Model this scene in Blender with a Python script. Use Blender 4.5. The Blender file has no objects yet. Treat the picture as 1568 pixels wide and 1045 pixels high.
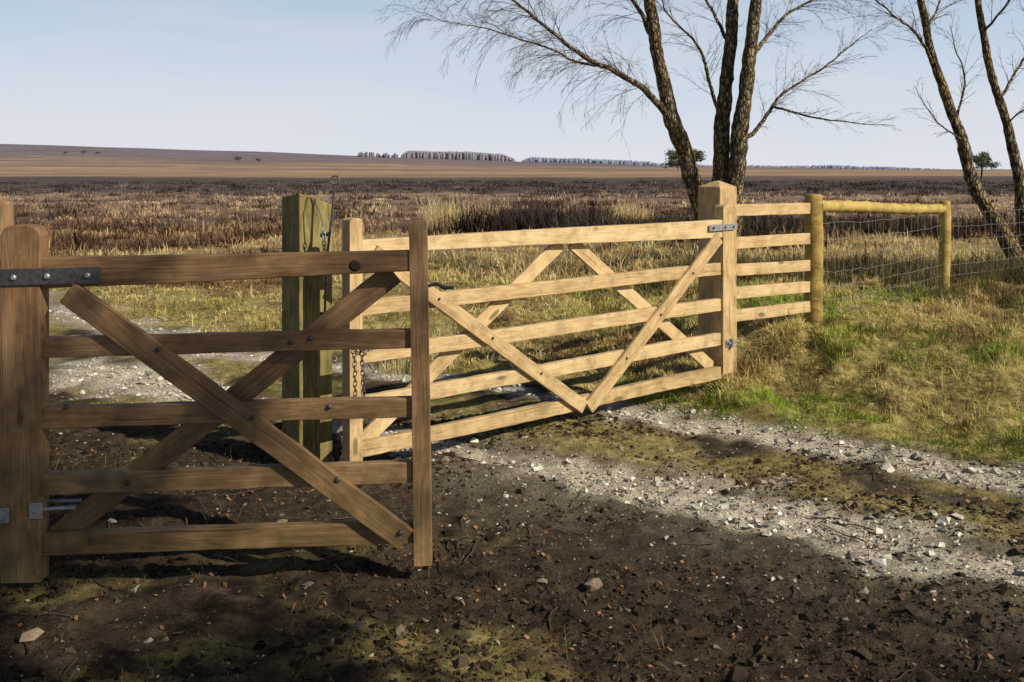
import bpy, math, numpy as np
from mathutils import Vector, Matrix
rng = np.random.default_rng(7)
scene = bpy.context.scene
scene.view_settings.view_transform = 'Standard'
scene.view_settings.look = 'None'
scene.view_settings.exposure = 0
V = lambda *a: np.array(a, dtype=float)

# ------------------------------------------------------------------ noise
def _hash(ix, iy, seed):
    h = (ix.astype(np.int64) * 374761393 + iy.astype(np.int64) * 668265263 + seed * 1442695) & 0xFFFFFFFF
    h = ((h ^ (h >> 13)) * 1274126177) & 0xFFFFFFFF
    h = (h ^ (h >> 16)) & 0xFFFFFFFF
    return h / 4294967295.0
def vnoise(x, y, seed=0):
    x = np.asarray(x, float); y = np.asarray(y, float)
    ix = np.floor(x); iy = np.floor(y); fx = x - ix; fy = y - iy
    fx = fx * fx * (3 - 2 * fx); fy = fy * fy * (3 - 2 * fy)
    a = _hash(ix, iy, seed); b = _hash(ix + 1, iy, seed); c = _hash(ix, iy + 1, seed); d = _hash(ix + 1, iy + 1, seed)
    return (a * (1 - fx) + b * fx) * (1 - fy) + (c * (1 - fx) + d * fx) * fy
def fbm(x, y, o=4, seed=0):
    s = 0; a = .5; t = 0
    for i in range(o):
        s = s + a * vnoise(x, y, seed + i * 17); t += a
        x = x * 2.03 + 3.1; y = y * 2.03 + 1.7; a *= .5
    return s / t
def ss(a, b, x):
    t = np.clip((np.asarray(x, float) - a) / (b - a), 0, 1); return t * t * (3 - 2 * t)

# ------------------------------------------------------------------ terrain description
L1x = [-9, -5.15, -3.6, -2.1, -.92, .07, .57, 1.58, 2.56, 4, 7]
L1y = [14.5, 11.3, 9.45, 8.4, 7.6, 6.9, 6.43, 5.75, 4.98, 4.2, 2.6]
L2x = [-8, -4.5, -3.7, -2.9, -1.7, -.12, .38, 1.23, 2.0, 3.5, 6]
L2y = [11.5, 8.8, 8.1, 7.6, 6.7, 5.3, 5.03, 4.5, 3.9, 3.0, 1.4]
def masks(x, y):
    l1 = np.interp(x, L1x, L1y); l2 = np.interp(x, L2x, L2y)
    n = fbm(x * 1.6, y * 1.6, 4, 3); n2 = fbm(x * 5, y * 5, 3, 9)
    wl = 1 + 1.0 * ss(-1.0, -3.5, x)
    w1 = .28 * wl; w2 = (.32 + .12 * ss(0, 2, x)) * wl
    g1 = 1 - np.abs(y - l1) * .82 / w1
    g2 = .78 - np.abs(y - l2) * .82 / w2
    g2 = g2 - .45 * ss(.2, -.5, x) * ss(-2.2, -1.2, x)
    g = np.maximum(g1, g2)
    gravel = ss(-.15, .95, g + (n - .5) * 2.2 + (n2 - .5) * 1.3)
    north = ss(.12, .55, y - l1 + (n - .5) * .7)
    between = ss(.15, .4, l1 - y) * ss(.2, .5, y - l2)
    fore = ss(.53, .64, fbm(x * 1.1 + 5, y * 1.1, 4, 21)) * ss(4.4, 3.5, y) 
    foreL = ss(-.3, -1.2, x) * ss(4.0, 3.5, y) * ss(.36, .56, n)
    behind = ss(.45, .6, fbm(x * 1.5, y * 1.5, 3, 41)) * ss(-1.3, -2.2, x) * ss(4.6, 5.4, y) * .7
    grass = np.clip(north + between * ss(.32, .55, n) * .8 + fore * .6 + foreL * .7 + behind, 0, 1)
    grass = grass * (1 - .9 * gravel * (1 - north * .6))
    return gravel, grass, north, between
RX = [-2500, -1029, -307, 21, 467, 1029, 3000]; RZ = [75, 60, 37, 24, 11, 3, 0]
def H(x, y):
    x = np.asarray(x, float); y = np.asarray(y, float)
    near = ss(60, 20, y)
    z = (fbm(x * .9, y * .9, 3, 1) - .5) * .09 * near
    z = z + (fbm(x * 7, y * 7, 3, 5) - .5) * .05 * ss(14, 8, y)
    z = z + (fbm(x * 26, y * 26, 2, 6) - .5) * .022 * ss(9, 6, y)
    d = (x - 1.0) * .63 + (y - 6.9) * .78
    z = z + .30 * ss(0, 1.8, d) * ss(.8, 2.1, x) * ss(30, 11, y)
    l1 = np.interp(x, L1x, L1y); l2 = np.interp(x, L2x, L2y)
    z = z + (ss(.38, .68, fbm(x * 3.2, y * 3.2, 2, 15)) - .4) * .07 * ss(.2, .7, y - l1) * ss(16, 10, y)
    z = z - .03 * np.exp(-((y - l1) / .3) ** 2) * near - .03 * np.exp(-((y - l2) / .35) ** 2) * near
    z = z + (fbm(x * .35, y * .35, 3, 8) - .5) * .5 * ss(12, 30, y) * ss(400, 120, y)
    t = np.clip((y - 250) / 1750, 0, 1) ** 1.25
    z = z + np.interp(x, RX, RZ) * t + (fbm(x * .004, y * .004, 3, 12) - .5) * 6 * t
    return z

# ------------------------------------------------------------------ materials helpers
def newmat(name):
    m = bpy.data.materials.new(name); m.use_nodes = True
    nt = m.node_tree; nt.nodes.clear()
    out = nt.nodes.new('ShaderNodeOutputMaterial')
    return m, nt, out
def N(nt, t, **kw):
    n = nt.nodes.new(t)
    for k, v in kw.items(): setattr(n, k, v)
    return n
def L(nt, a, b): nt.links.new(a, b)
def ramp(nt, src, stops, interp='LINEAR'):
    r = nt.nodes.new('ShaderNodeValToRGB'); r.color_ramp.interpolation = interp
    el = r.color_ramp.elements
    el[0].position, el[0].color = stops[0][0], (*stops[0][1], 1)
    el[1].position, el[1].color = stops[-1][0], (*stops[-1][1], 1)
    for p, c in stops[1:-1]:
        e = el.new(p); e.color = (*c, 1)
    L(nt, src, r.inputs[0]); return r.outputs[0]
def mix(nt, fac, a, b, bt='MIX'):
    m = nt.nodes.new('ShaderNodeMix'); m.data_type = 'RGBA'; m.blend_type = bt
    for s, i in ((fac, 0), (a, 6), (b, 7)):
        if isinstance(s, (int, float)): m.inputs[i].default_value = s
        elif isinstance(s, tuple): m.inputs[i].default_value = (*s, 1)
        else: L(nt, s, m.inputs[i])
    return m.outputs[2]
def math_(nt, op, a, b=None, c=None, clamp=False):
    m = nt.nodes.new('ShaderNodeMath'); m.operation = op; m.use_clamp = clamp
    for i, s in enumerate((a, b, c)):
        if s is None: continue
        if isinstance(s, (int, float)): m.inputs[i].default_value = s
        else: L(nt, s, m.inputs[i])
    return m.outputs[0]
def noise(nt, vec, scale, detail=4, rough=.55, dist=0):
    n = nt.nodes.new('ShaderNodeTexNoise'); n.inputs['Scale'].default_value = scale
    n.inputs['Detail'].default_value = detail; n.inputs['Roughness'].default_value = rough
    n.inputs['Distortion'].default_value = dist
    if vec is not None: L(nt, vec, n.inputs['Vector'])
    return n.outputs['Fac']
def mapping(nt, vec, scale, loc=None):
    m = nt.nodes.new('ShaderNodeMapping'); m.inputs['Scale'].default_value = scale
    L(nt, vec, m.inputs['Vector'])
    if loc is not None: L(nt, loc, m.inputs['Location'])
    return m.outputs[0]
def bump(nt, h, strength, dist, prev=None):
    b = nt.nodes.new('ShaderNodeBump'); b.inputs['Strength'].default_value = strength
    b.inputs['Distance'].default_value = dist; L(nt, h, b.inputs['Height'])
    if prev is not None: L(nt, prev, b.inputs['Normal'])
    return b.outputs[0]
def bsdf(nt, out, col, rough=.9, normal=None, spec=.3, metal=0):
    p = nt.nodes.new('ShaderNodeBsdfPrincipled')
    if isinstance(col, tuple): p.inputs['Base Color'].default_value = (*col, 1)
    else: L(nt, col, p.inputs['Base Color'])
    p.inputs['Roughness'].default_value = rough
    p.inputs['Specular IOR Level'].default_value = spec
    p.inputs['Metallic'].default_value = metal
    if normal is not None: L(nt, normal, p.inputs['Normal'])
    L(nt, p.outputs[0], out.inputs[0]); return p

# ---- wood
def wood_mat(name, dark, mid, light, algae=.5, grain=1.0, rough=.72):
    m, nt, out = newmat(name)
    tc = N(nt, 'ShaderNodeTexCoord'); oi = N(nt, 'ShaderNodeObjectInfo'); geo = N(nt, 'ShaderNodeNewGeometry')
    comb = N(nt, 'ShaderNodeCombineXYZ')
    r1 = math_(nt, 'MULTIPLY', oi.outputs['Random'], 37.0)
    for i in range(3): L(nt, r1, comb.inputs[i])
    v = mapping(nt, tc.outputs['Object'], (.8, 13, 13), comb.outputs[0])
    v2 = mapping(nt, tc.outputs['Object'], (7, 210, 210), comb.outputs[0])
    v3 = mapping(nt, tc.outputs['Object'], (4.0, 9, 9), comb.outputs[0])
    g1 = noise(nt, v, 1.3, 2, .45, .8)
    rings = math_(nt, 'SINE', math_(nt, 'MULTIPLY', g1, 60.0))
    rings = math_(nt, 'MULTIPLY_ADD', rings, .5, .5)
    g2 = noise(nt, v2, 1.0, 3, .65)
    g3 = noise(nt, v3, 1.0, 5, .65)
    f = math_(nt, 'ADD', math_(nt, 'MULTIPLY', rings, .10), math_(nt, 'MULTIPLY', g2, .42))
    f = math_(nt, 'ADD', f, math_(nt, 'MULTIPLY', g3, .52))
    f = math_(nt, 'ADD', f, math_(nt, 'MULTIPLY', oi.outputs['Random'], .15))
    col = ramp(nt, f, [(.38, dark), (.57, mid), (.78, light)])
    vo = nt.nodes.new('ShaderNodeTexVoronoi'); vo.inputs['Scale'].default_value = 1.0
    L(nt, mapping(nt, tc.outputs['Object'], (2.0, 6, 6), comb.outputs[0]), vo.inputs['Vector'])
    k = ramp(nt, vo.outputs['Distance'], [(.07, (1, 1, 1)), (.11, (0, 0, 0))])
    col = mix(nt, math_(nt, 'MULTIPLY', k, .8), col, tuple(c * .45 for c in dark))
    sp = noise(nt, mapping(nt, tc.outputs['Object'], (.9, 60, 60), comb.outputs[0]), 1.0, 2, .5)
    spm = ramp(nt, sp, [(.69, (0, 0, 0)), (.72, (1, 1, 1))])
    col = mix(nt, math_(nt, 'MULTIPLY', spm, .65), col, tuple(c * .4 for c in dark))
    sx = N(nt, 'ShaderNodeSeparateXYZ'); L(nt, geo.outputs['Position'], sx.inputs[0])
    hz = N(nt, 'ShaderNodeMapRange'); L(nt, sx.outputs[2], hz.inputs[0])
    hz.inputs[1].default_value = .9; hz.inputs[2].default_value = 0.0
    gr = noise(nt, geo.outputs['Position'], 11, 5, .65)
    af = math_(nt, 'MULTIPLY', hz.outputs[0], ramp(nt, gr, [(.35, (0, 0, 0)), (.65, (1, 1, 1))]))
    af = math_(nt, 'MULTIPLY', af, algae, clamp=True)
    col = mix(nt, af, col, (.11, .11, .03))
    col = mix(nt, math_(nt, 'MULTIPLY', ramp(nt, gr, [(.48, (0, 0, 0)), (.72, (1, 1, 1))]), .5), col, tuple(c * .55 for c in dark))
    h = math_(nt, 'ADD', math_(nt, 'MULTIPLY', g2, .6), math_(nt, 'MULTIPLY', rings, .15))
    h = math_(nt, 'SUBTRACT', h, math_(nt, 'MULTIPLY', spm, 1.0))
    nb = bump(nt, h, .45 * grain, .003)
    bsdf(nt, out, col, rough, nb, .35)
    return m
M_GATE = wood_mat('gate_wood', (.105, .055, .025), (.225, .125, .057), (.38, .235, .12), .6, 1, .6)  # darker copy: shade on the near gate put into the wood colour
M_GATE2 = wood_mat('sunlit_gate_wood', (.31, .195, .09), (.55, .375, .185), (.74, .55, .31), .3)  # paler copy: sunlight on the long gate put into the wood colour
M_POST = wood_mat('green_treated_post_wood', (.10, .08, .025), (.28, .22, .075), (.50, .41, .18), .6, 1.8)
M_RPOST = wood_mat('round_post_wood', (.11, .075, .018), (.40, .27, .07), (.58, .43, .14), .3, 1.8)

def metal_mat(name, base, rust, rough=.5, metal=.8):
    m, nt, out = newmat(name)
    geo = N(nt, 'ShaderNodeNewGeometry')
    n = noise(nt, geo.outputs['Position'], 60, 4, .65)
    col = mix(nt, ramp(nt, n, [(.42, (0, 0, 0)), (.7, (1, 1, 1))]), base, rust)
    bsdf(nt, out, col, rough, bump(nt, n, .3, .001), .5, metal); return m
M_GALV = metal_mat('galvanised_steel', (.42, .43, .44), (.22, .22, .22), .45, .6)
M_DARK = metal_mat('weathered_steel', (.12, .12, .13), (.06, .045, .035), .5, .6)
M_WIRE = metal_mat('wire', (.30, .30, .29), (.2, .18, .15), .5, .3)

def bark_mat(name):
    m, nt, out = newmat(name)
    geo = N(nt, 'ShaderNodeNewGeometry')
    P = geo.outputs['Position']
    n1 = noise(nt, mapping(nt, P, (16, 16, 9)), 1, 5, .65, .6)
    n2 = noise(nt, mapping(nt, P, (3, 3, 2)), 1, 3, .5)
    vo = nt.nodes.new('ShaderNodeTexVoronoi'); vo.feature = 'DISTANCE_TO_EDGE'; vo.inputs['Scale'].default_value = 1
    L(nt, mapping(nt, P, (26, 26, 9)), vo.inputs['Vector'])
    crack = ramp(nt, vo.outputs['Distance'], [(.0, (0, 0, 0)), (.2, (1, 1, 1))])
    col = ramp(nt, n1, [(.32, (.035, .026, .02)), (.46, (.15, .11, .07)), (.58, (.36, .28, .17)), (.75, (.58, .48, .34))])
    col = mix(nt, math_(nt, 'MULTIPLY', ramp(nt, n2, [(.5, (0, 0, 0)), (.65, (1, 1, 1))]), .5), col, (.34, .22, .05))
    col = mix(nt, crack, (.02, .015, .011), col)
    nb = bump(nt, math_(nt, 'ADD', crack, n1), .9, .02)
    bsdf(nt, out, col, .9, nb, .15); return m
M_BARK = bark_mat('birch_bark')
m, nt, out = newmat('twig_bark')
geo = N(nt, 'ShaderNodeNewGeometry')
bsdf(nt, out, ramp(nt, noise(nt, geo.outputs['Position'], 3, 1), [(.3, (.05, .036, .028)), (.7, (.11, .08, .06))]), .8, None, .2)
M_TWIG = m

def plant_mat(name, transl=.3):
    m, nt, out = newmat(name)
    at = N(nt, 'ShaderNodeAttribute', attribute_name='Col')
    d = N(nt, 'ShaderNodeBsdfDiffuse'); L(nt, at.outputs['Color'], d.inputs[0])
    if transl > 0:
        t = N(nt, 'ShaderNodeBsdfTranslucent'); mx = N(nt, 'ShaderNodeMixShader')
        L(nt, at.outputs['Color'], t.inputs[0])
        mx.inputs[0].default_value = transl
        L(nt, d.outputs[0], mx.inputs[1]); L(nt, t.outputs[0], mx.inputs[2]); L(nt, mx.outputs[0], out.inputs[0])
    else: L(nt, d.outputs[0], out.inputs[0])
    return m
M_PLANT = plant_mat('grass_blades', .38); M_HEATH = plant_mat('heather_sprigs', 0); M_LEAF = plant_mat('pine_needles', 0)

# ------------------------------------------------------------------ mesh helpers
def mesh_np(name, verts, faces_list, mat, col=None, smooth=False, parent=None, attrs=None):
    me = bpy.data.meshes.new(name)
    verts = np.asarray(verts, np.float32)
    me.vertices.add(len(verts)); me.vertices.foreach_set('co', verts.ravel())
    li = np.concatenate([f.ravel() for f in faces_list]).astype(np.int32)
    cnt = np.concatenate([np.full(len(f), f.shape[1]) for f in faces_list])
    st = np.concatenate([[0], np.cumsum(cnt)[:-1]]).astype(np.int32)
    me.loops.add(len(li)); me.loops.foreach_set('vertex_index', li)
    me.polygons.add(len(cnt)); me.polygons.foreach_set('loop_start', st)
    me.polygons.foreach_set('use_smooth', np.full(len(cnt), smooth))
    me.update(calc_edges=True)
    if col is not None:
        a = me.color_attributes.new('Col', 'FLOAT_COLOR', 'POINT')
        c = np.ones((len(verts), 4), np.float32); c[:, :3] = np.clip(col, 0, .85)
        a.data.foreach_set('color', c.ravel())
    if attrs:
        for k, v in attrs.items():
            a = me.attributes.new(k, 'FLOAT', 'POINT'); a.data.foreach_set('value', np.asarray(v, np.float32))
    me.materials.append(mat)
    ob = bpy.data.objects.new(name, me); scene.collection.objects.link(ob)
    if parent is not None: ob.parent = parent
    return ob
def empty(name, loc=(0, 0, 0)):
    e = bpy.data.objects.new(name, None); e.location = loc; e.empty_display_size = .2
    scene.collection.objects.link(e); return e
def place(ob, parent, M):
    if parent is not None:
        ob.parent = parent; ob.matrix_basis = Matrix.Translation(-Vector(parent.location)) @ M
    else: ob.matrix_basis = M

def board(name, a, b, w, t, nrm, parent, mat, w_end=None, bev=.004, rough=.0012):
    a = Vector(a); b = Vector(b); ux = (b - a); Ln = ux.length; ux.normalize()
    n = Vector(nrm); n = (n - ux * n.dot(ux)).normalized(); uz = ux.cross(n).normalized()
    if w_end is None: w_end = w
    ns = max(2, int(Ln / .06))
    xs = np.linspace(0, Ln, ns + 1); vs = []
    sd = int(rng.integers(1000))
    for i, x in enumerate(xs):
        wi = w + (w_end - w) * x / Ln
        for (sy, sz) in ((-1, -1), (1, -1), (1, 1), (-1, 1)):
            j = rough * (rng.random() - .5) * 2
            j2 = rough * 1.5 * math.sin(x * 3 + sd)
            vs.append((x, sy * t / 2 + j, sz * wi / 2 + j + j2))
    F = []
    for i in range(ns):
        o = i * 4
        for k in range(4):
            k2 = (k + 1) % 4
            F.append((o + k, o + k2, o + 4 + k2, o + 4 + k))
    F.append((3, 2, 1, 0)); o = ns * 4; F.append((o, o + 1, o + 2, o + 3))
    me = bpy.data.meshes.new(name); me.from_pydata([tuple(v) for v in vs], [], F); me.materials.append(mat)
    ob = bpy.data.objects.new(name, me); scene.collection.objects.link(ob)
    md = ob.modifiers.new('bev', 'BEVEL'); md.width = bev; md.segments = 2; md.limit_method = 'ANGLE'; md.angle_limit = math.radians(50)
    M = Matrix((ux, n, uz)).transposed().to_4x4(); M.translation = a
    place(ob, parent, M); return ob

def stile(name, base, top, wid, dep, u, parent, mat, cap='round', bev=.006):
    base = Vector(base); top = Vector(top); up = (top - base); Ht = up.length; up.normalize()
    u = Vector(u).normalized(); n = up.cross(u).normalized(); u = n.cross(up).normalized()
    ns = max(4, int(Ht / .08))
    if cap == 'pyramid':
        rings = [(x, 1, 1) for x in np.linspace(0, Ht - wid * .22, ns)] + [(Ht, .12, .12)]
    elif cap == 'round':
        hh = wid * .30
        rings = [(x, 1, 1) for x in np.linspace(0, Ht - hh, ns)]
        for a in (30, 52, 68, 80): rings.append((Ht - hh + hh * math.sin(math.radians(a)), max(.25, math.cos(math.radians(a)) ** .75), 1))
    else:
        rings = [(x, 1, 1) for x in np.linspace(0, Ht, ns)]
    vs = []; F = []
    for i, (x, kw, kd) in enumerate(rings):
        for (sy, sz) in ((-1, -1), (1, -1), (1, 1), (-1, 1)):
            dx = 0
            if cap == 'slope' and i == len(rings) - 1: dx = -.03 * sy - .012 * sz + (rng.random() - .5) * .015
            vs.append((x + dx, sy * wid / 2 * kw + (rng.random() - .5) * .002, sz * dep / 2 * kd + (rng.random() - .5) * .002))
    for i in range(len(rings) - 1):
        o = i * 4
        for k in range(4):
            k2 = (k + 1) % 4; F.append((o + k, o + k2, o + 4 + k2, o + 4 + k))
    F.append((3, 2, 1, 0)); o = (len(rings) - 1) * 4; F.append((o, o + 1, o + 2, o + 3))
    me = bpy.data.meshes.new(name); me.from_pydata(vs, [], F); me.materials.append(mat)
    ob = bpy.data.objects.new(name, me); scene.collection.objects.link(ob)
    md = ob.modifiers.new('bev', 'BEVEL'); md.width = bev; md.segments = 2; md.limit_method = 'ANGLE'; md.angle_limit = math.radians(40)
    M = Matrix((up, u, n)).transposed().to_4x4(); M.translation = base
    place(ob, parent, M); return ob

def tube_arrays(pts, rad, sides, closed=False, rough=0):
    pts = np.asarray(pts, float); n = len(pts); rad = np.broadcast_to(np.asarray(rad, float), (n,))
    if closed: T = np.roll(pts, -1, 0) - np.roll(pts, 1, 0)
    else:
        T = np.empty_like(pts); T[1:-1] = pts[2:] - pts[:-2]; T[0] = pts[1] - pts[0]; T[-1] = pts[-1] - pts[-2]
    T /= np.linalg.norm(T, axis=1)[:, None] + 1e-12
    ref = np.array([0.31, 0.95, 0.05]) if abs(T[:, 2]).mean() > .6 else np.array([0.05, 0.1, 1.0])
    if closed:
        c = pts.mean(0); nn = np.cross(pts[0] - c, pts[n // 4] - c); ref = nn / (np.linalg.norm(nn) + 1e-12)
    A = np.cross(T, ref); A /= np.linalg.norm(A, axis=1)[:, None] + 1e-12
    B = np.cross(T, A)
    ang = np.arange(sides) * 2 * math.pi / sides
    r = rad[:, None] * (1 + (rough * (rng.random((n, sides)) - .5) if rough else 0))
    Vt = pts[:, None] + r[..., None] * (np.cos(ang)[None, :, None] * A[:, None] + np.sin(ang)[None, :, None] * B[:, None])
    i = np.arange(n if closed else n - 1)[:, None]; k = np.arange(sides)[None]
    k2 = (k + 1) % sides; i2 = (i + 1) % n
    F = np.stack([i * sides + k, i * sides + k2, i2 * sides + k2, i2 * sides + k], -1).reshape(-1, 4)
    return Vt.reshape(-1, 3), F
class Tubes:
    def __init__(s): s.v = []; s.f = []; s.o = 0
    def add(s, pts, rad, sides=6, closed=False, rough=0):
        v, f = tube_arrays(pts, rad, sides, closed, rough)
        s.v.append(v); s.f.append(f + s.o); s.o += len(v)
        if not closed and sides > 3:
            s.cap(v[:sides]); s.cap(v[-sides:][::-1])
    def cap(s, ring):
        c = ring.mean(0); k = len(ring)
        vv = np.vstack([ring, c[None]]); i = np.arange(k)
        s.v.append(vv); s.f.append(np.stack([i, np.full(k, k), (i + 1) % k], 1) + s.o); s.o += k + 1
    def build(s, name, mat, parent=None, smooth=True):
        q = [f for f in s.f if f.shape[1] == 4]; t = [f for f in s.f if f.shape[1] == 3]
        fl = []
        if q: fl.append(np.vstack(q))
        if t: fl.append(np.vstack(t))
        v = np.vstack(s.v)
        if parent is not None: v = v - np.array(parent.location)
        return mesh_np(name, v, fl, mat, smooth=smooth, parent=parent)
def circle(c, r, a, b, n=20):
    t = np.arange(n) * 2 * math.pi / n
    return np.asarray(c) + r * (np.cos(t)[:, None] * np.asarray(a) + np.sin(t)[:, None] * np.asarray(b))
def bolts(name, pts, nrm, parent, mat, r=.011, h=.008):
    T = Tubes(); nrm = np.asarray(nrm, float)
    for p in pts:
        p = np.asarray(p, float); T.add([p - nrm * .004, p + nrm * h * .5, p + nrm * h], [r, r, r * .55], 10)
    return T.build(name, mat, parent)
def chain(name, p0, p1, parent, mat, sag=0, link=.028, r=.0028):
    p0 = np.asarray(p0, float); p1 = np.asarray(p1, float); Ln = np.linalg.norm(p1 - p0); n = max(2, int(Ln / (link * .75)))
    T = Tubes(); d = (p1 - p0) / Ln
    s = np.cross(d, [0.3, 1, .1]); s /= np.linalg.norm(s); s2 = np.cross(d, s)
    for i in range(n):
        t = (i + .5) / n; c = p0 + (p1 - p0) * t + V(0, 0, -sag * 4 * t * (1 - t))
        sd = s if i % 2 else s2
        a = np.arange(14) * 2 * math.pi / 14
        T.add(c + (link * .55 * np.cos(a))[:, None] * d + (link * .33 * np.sin(a))[:, None] * sd, r, 6, True)
    return T.build(name, mat, parent)

# ------------------------------------------------------------------ GROUND
def axis(lo, hi, a, b, step, g=1.06):
    c = list(np.arange(a, b, step)); s = step; x = c[-1]
    while x < hi: s *= g; x += s; c.append(x)
    s = step; x = a; left = []
    while x > lo: s *= g; x -= s; left.append(x)
    return np.array(left[::-1] + c)
gx = axis(-5000, 5000, -3.0, 3.4, .024); gy = axis(-60, 7000, 2.7, 7.6, .024, 1.035)
X, Y = np.meshgrid(gx, gy); Z = H(X, Y)
nx, ny = len(gx), len(gy)
gv = np.stack([X, Y, Z], -1).reshape(-1, 3)
i = np.arange(ny - 1)[:, None] * nx + np.arange(nx - 1)[None]
gf = np.stack([i, i + 1, i + 1 + nx, i + nx], -1).reshape(-1, 4)
mg, mgr, mno, mbt = masks(X.ravel(), Y.ravel())
l2_ = np.interp(X.ravel(), L2x, L2y)
mg = np.maximum(mg, .26 * np.exp(-((Y.ravel() - l2_) / .7) ** 2) * ss(-1.4, 0, X.ravel()) * (.2 + 1.4 * fbm(X.ravel() * 4, Y.ravel() * 4, 3, 71)) * (1 - mgr * .6))  # sunlit soil beside the nearer track painted in as a paler gravel tone
m, nt, out = newmat('heath_ground')
geo = N(nt, 'ShaderNodeNewGeometry'); P = geo.outputs['Position']
A1 = N(nt, 'ShaderNodeAttribute', attribute_name='gravel').outputs['Fac']  # gravel cover plus the painted sunlit soil tone
A2 = N(nt, 'ShaderNodeAttribute', attribute_name='grass').outputs['Fac']
n_f = noise(nt, P, 95, 3, .7); n_m = noise(nt, P, 13, 5, .68); n_l = noise(nt, P, 1.7, 3, .6)
mud = ramp(nt, n_m, [(.3, (.013, .008, .005)), (.5, (.040, .027, .017)), (.7, (.092, .066, .043))])
mud = mix(nt, math_(nt, 'MULTIPLY', ramp(nt, n_f, [(.60, (0, 0, 0)), (.70, (1, 1, 1))]), .5), mud, (.24, .19, .14))
mud = mix(nt, ramp(nt, n_l, [(.45, (0, 0, 0)), (.7, (.5, .5, .5))]), mud, (.070, .049, .030))
grv = ramp(nt, n_f, [(.3, (.17, .125, .085)), (.5, (.44, .385, .295)), (.7, (.74, .69, .59))])
grs = ramp(nt, n_m, [(.3, (.09, .07, .024)), (.5, (.26, .21, .075)), (.7, (.45, .37, .15))])
col = mix(nt, A2, mud, grs); col = mix(nt, A1, col, grv)
sx = N(nt, 'ShaderNodeSeparateXYZ'); L(nt, P, sx.inputs[0])
lg = math_(nt, 'LOGARITHM', math_(nt, 'MAXIMUM', sx.outputs[1], 1.0), 10.0)
nb1 = noise(nt, mapping(nt, P, (.005, .012, 0)), 1, 6, .68); nb2 = noise(nt, mapping(nt, P, (.035, .12, 0)), 1, 6, .7)
nb3 = noise(nt, mapping(nt, P, (.6, 1.2, .6)), 1, 4, .65)
lgp = math_(nt, 'ADD', lg, math_(nt, 'MULTIPLY', math_(nt, 'SUBTRACT', nb1, .5), .8))
lgp = math_(nt, 'ADD', lgp, math_(nt, 'MULTIPLY', math_(nt, 'SUBTRACT', nb2, .5), .6))
t = math_(nt, 'DIVIDE', lgp, 4.0)
S = lambda y: math.log10(y) / 4
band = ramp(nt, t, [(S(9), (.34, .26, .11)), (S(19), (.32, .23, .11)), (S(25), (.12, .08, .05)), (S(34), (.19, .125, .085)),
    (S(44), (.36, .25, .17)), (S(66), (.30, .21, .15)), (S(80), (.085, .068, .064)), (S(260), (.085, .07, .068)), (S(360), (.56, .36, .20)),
    (S(850), (.48, .33, .215)), (S(1100), (.28, .215, .21)), (S(1500), (.26, .225, .27)), (S(2600), (.27, .26, .33))])  # farthest stops turn mauve-blue: distance haze put into the ground colour
band = mix(nt, math_(nt, 'MULTIPLY', ramp(nt, nb2, [(.47, (0, 0, 0)), (.56, (1, 1, 1))]), .55), band, (.13, .095, .09))
farm = N(nt, 'ShaderNodeMapRange'); L(nt, sx.outputs[1], farm.inputs[0]); farm.inputs[1].default_value = 250; farm.inputs[2].default_value = 600
st1 = math_(nt, 'MULTIPLY', ramp(nt, nb1, [(.49, (0, 0, 0)), (.53, (1, 1, 1))]), farm.outputs[0])
band = mix(nt, math_(nt, 'MULTIPLY', st1, .75), band, (.17, .13, .14))
band = mix(nt, math_(nt, 'MULTIPLY', ramp(nt, nb3, [(.4, (0, 0, 0)), (.65, (1, 1, 1))]), .4), band, (.07, .052, .042))
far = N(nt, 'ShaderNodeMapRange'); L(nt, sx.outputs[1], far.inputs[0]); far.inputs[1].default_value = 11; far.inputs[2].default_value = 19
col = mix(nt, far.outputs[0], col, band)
nb = bump(nt, math_(nt, 'ADD', n_m, math_(nt, 'MULTIPLY', n_f, .3)), .75, .025)
bsdf(nt, out, col, .93, nb, .1)
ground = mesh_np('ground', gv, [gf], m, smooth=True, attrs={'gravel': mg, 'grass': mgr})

# ------------------------------------------------------------------ pebbles
ph = (1 + 5 ** .5) / 2
ico = np.array([(-1, ph, 0), (1, ph, 0), (-1, -ph, 0), (1, -ph, 0), (0, -1, ph), (0, 1, ph), (0, -1, -ph), (0, 1, -ph), (ph, 0, -1), (ph, 0, 1), (-ph, 0, -1), (-ph, 0, 1)])
ico /= np.linalg.norm(ico[0])
icf = np.array([(0, 11, 5), (0, 5, 1), (0, 1, 7), (0, 7, 10), (0, 10, 11), (1, 5, 9), (5, 11, 4), (11, 10, 2), (10, 7, 6), (7, 1, 8), (3, 9, 4), (3, 4, 2), (3, 2, 6), (3, 6, 8), (3, 8, 9), (4, 9, 5), (2, 4, 11), (6, 2, 10), (8, 6, 7), (9, 8, 1)])
octv = np.array([(1, 0, 0), (0, 1, 0), (-1, 0, 0), (0, -1, 0), (.35, .3, .8), (-.3, -.35, .7), (0, 0, -.6)])
octf = np.array([(0, 1, 4), (1, 2, 4), (2, 5, 4), (2, 3, 5), (3, 0, 5), (0, 4, 5), (1, 0, 6), (2, 1, 6), (3, 2, 6), (0, 3, 6)])
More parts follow.
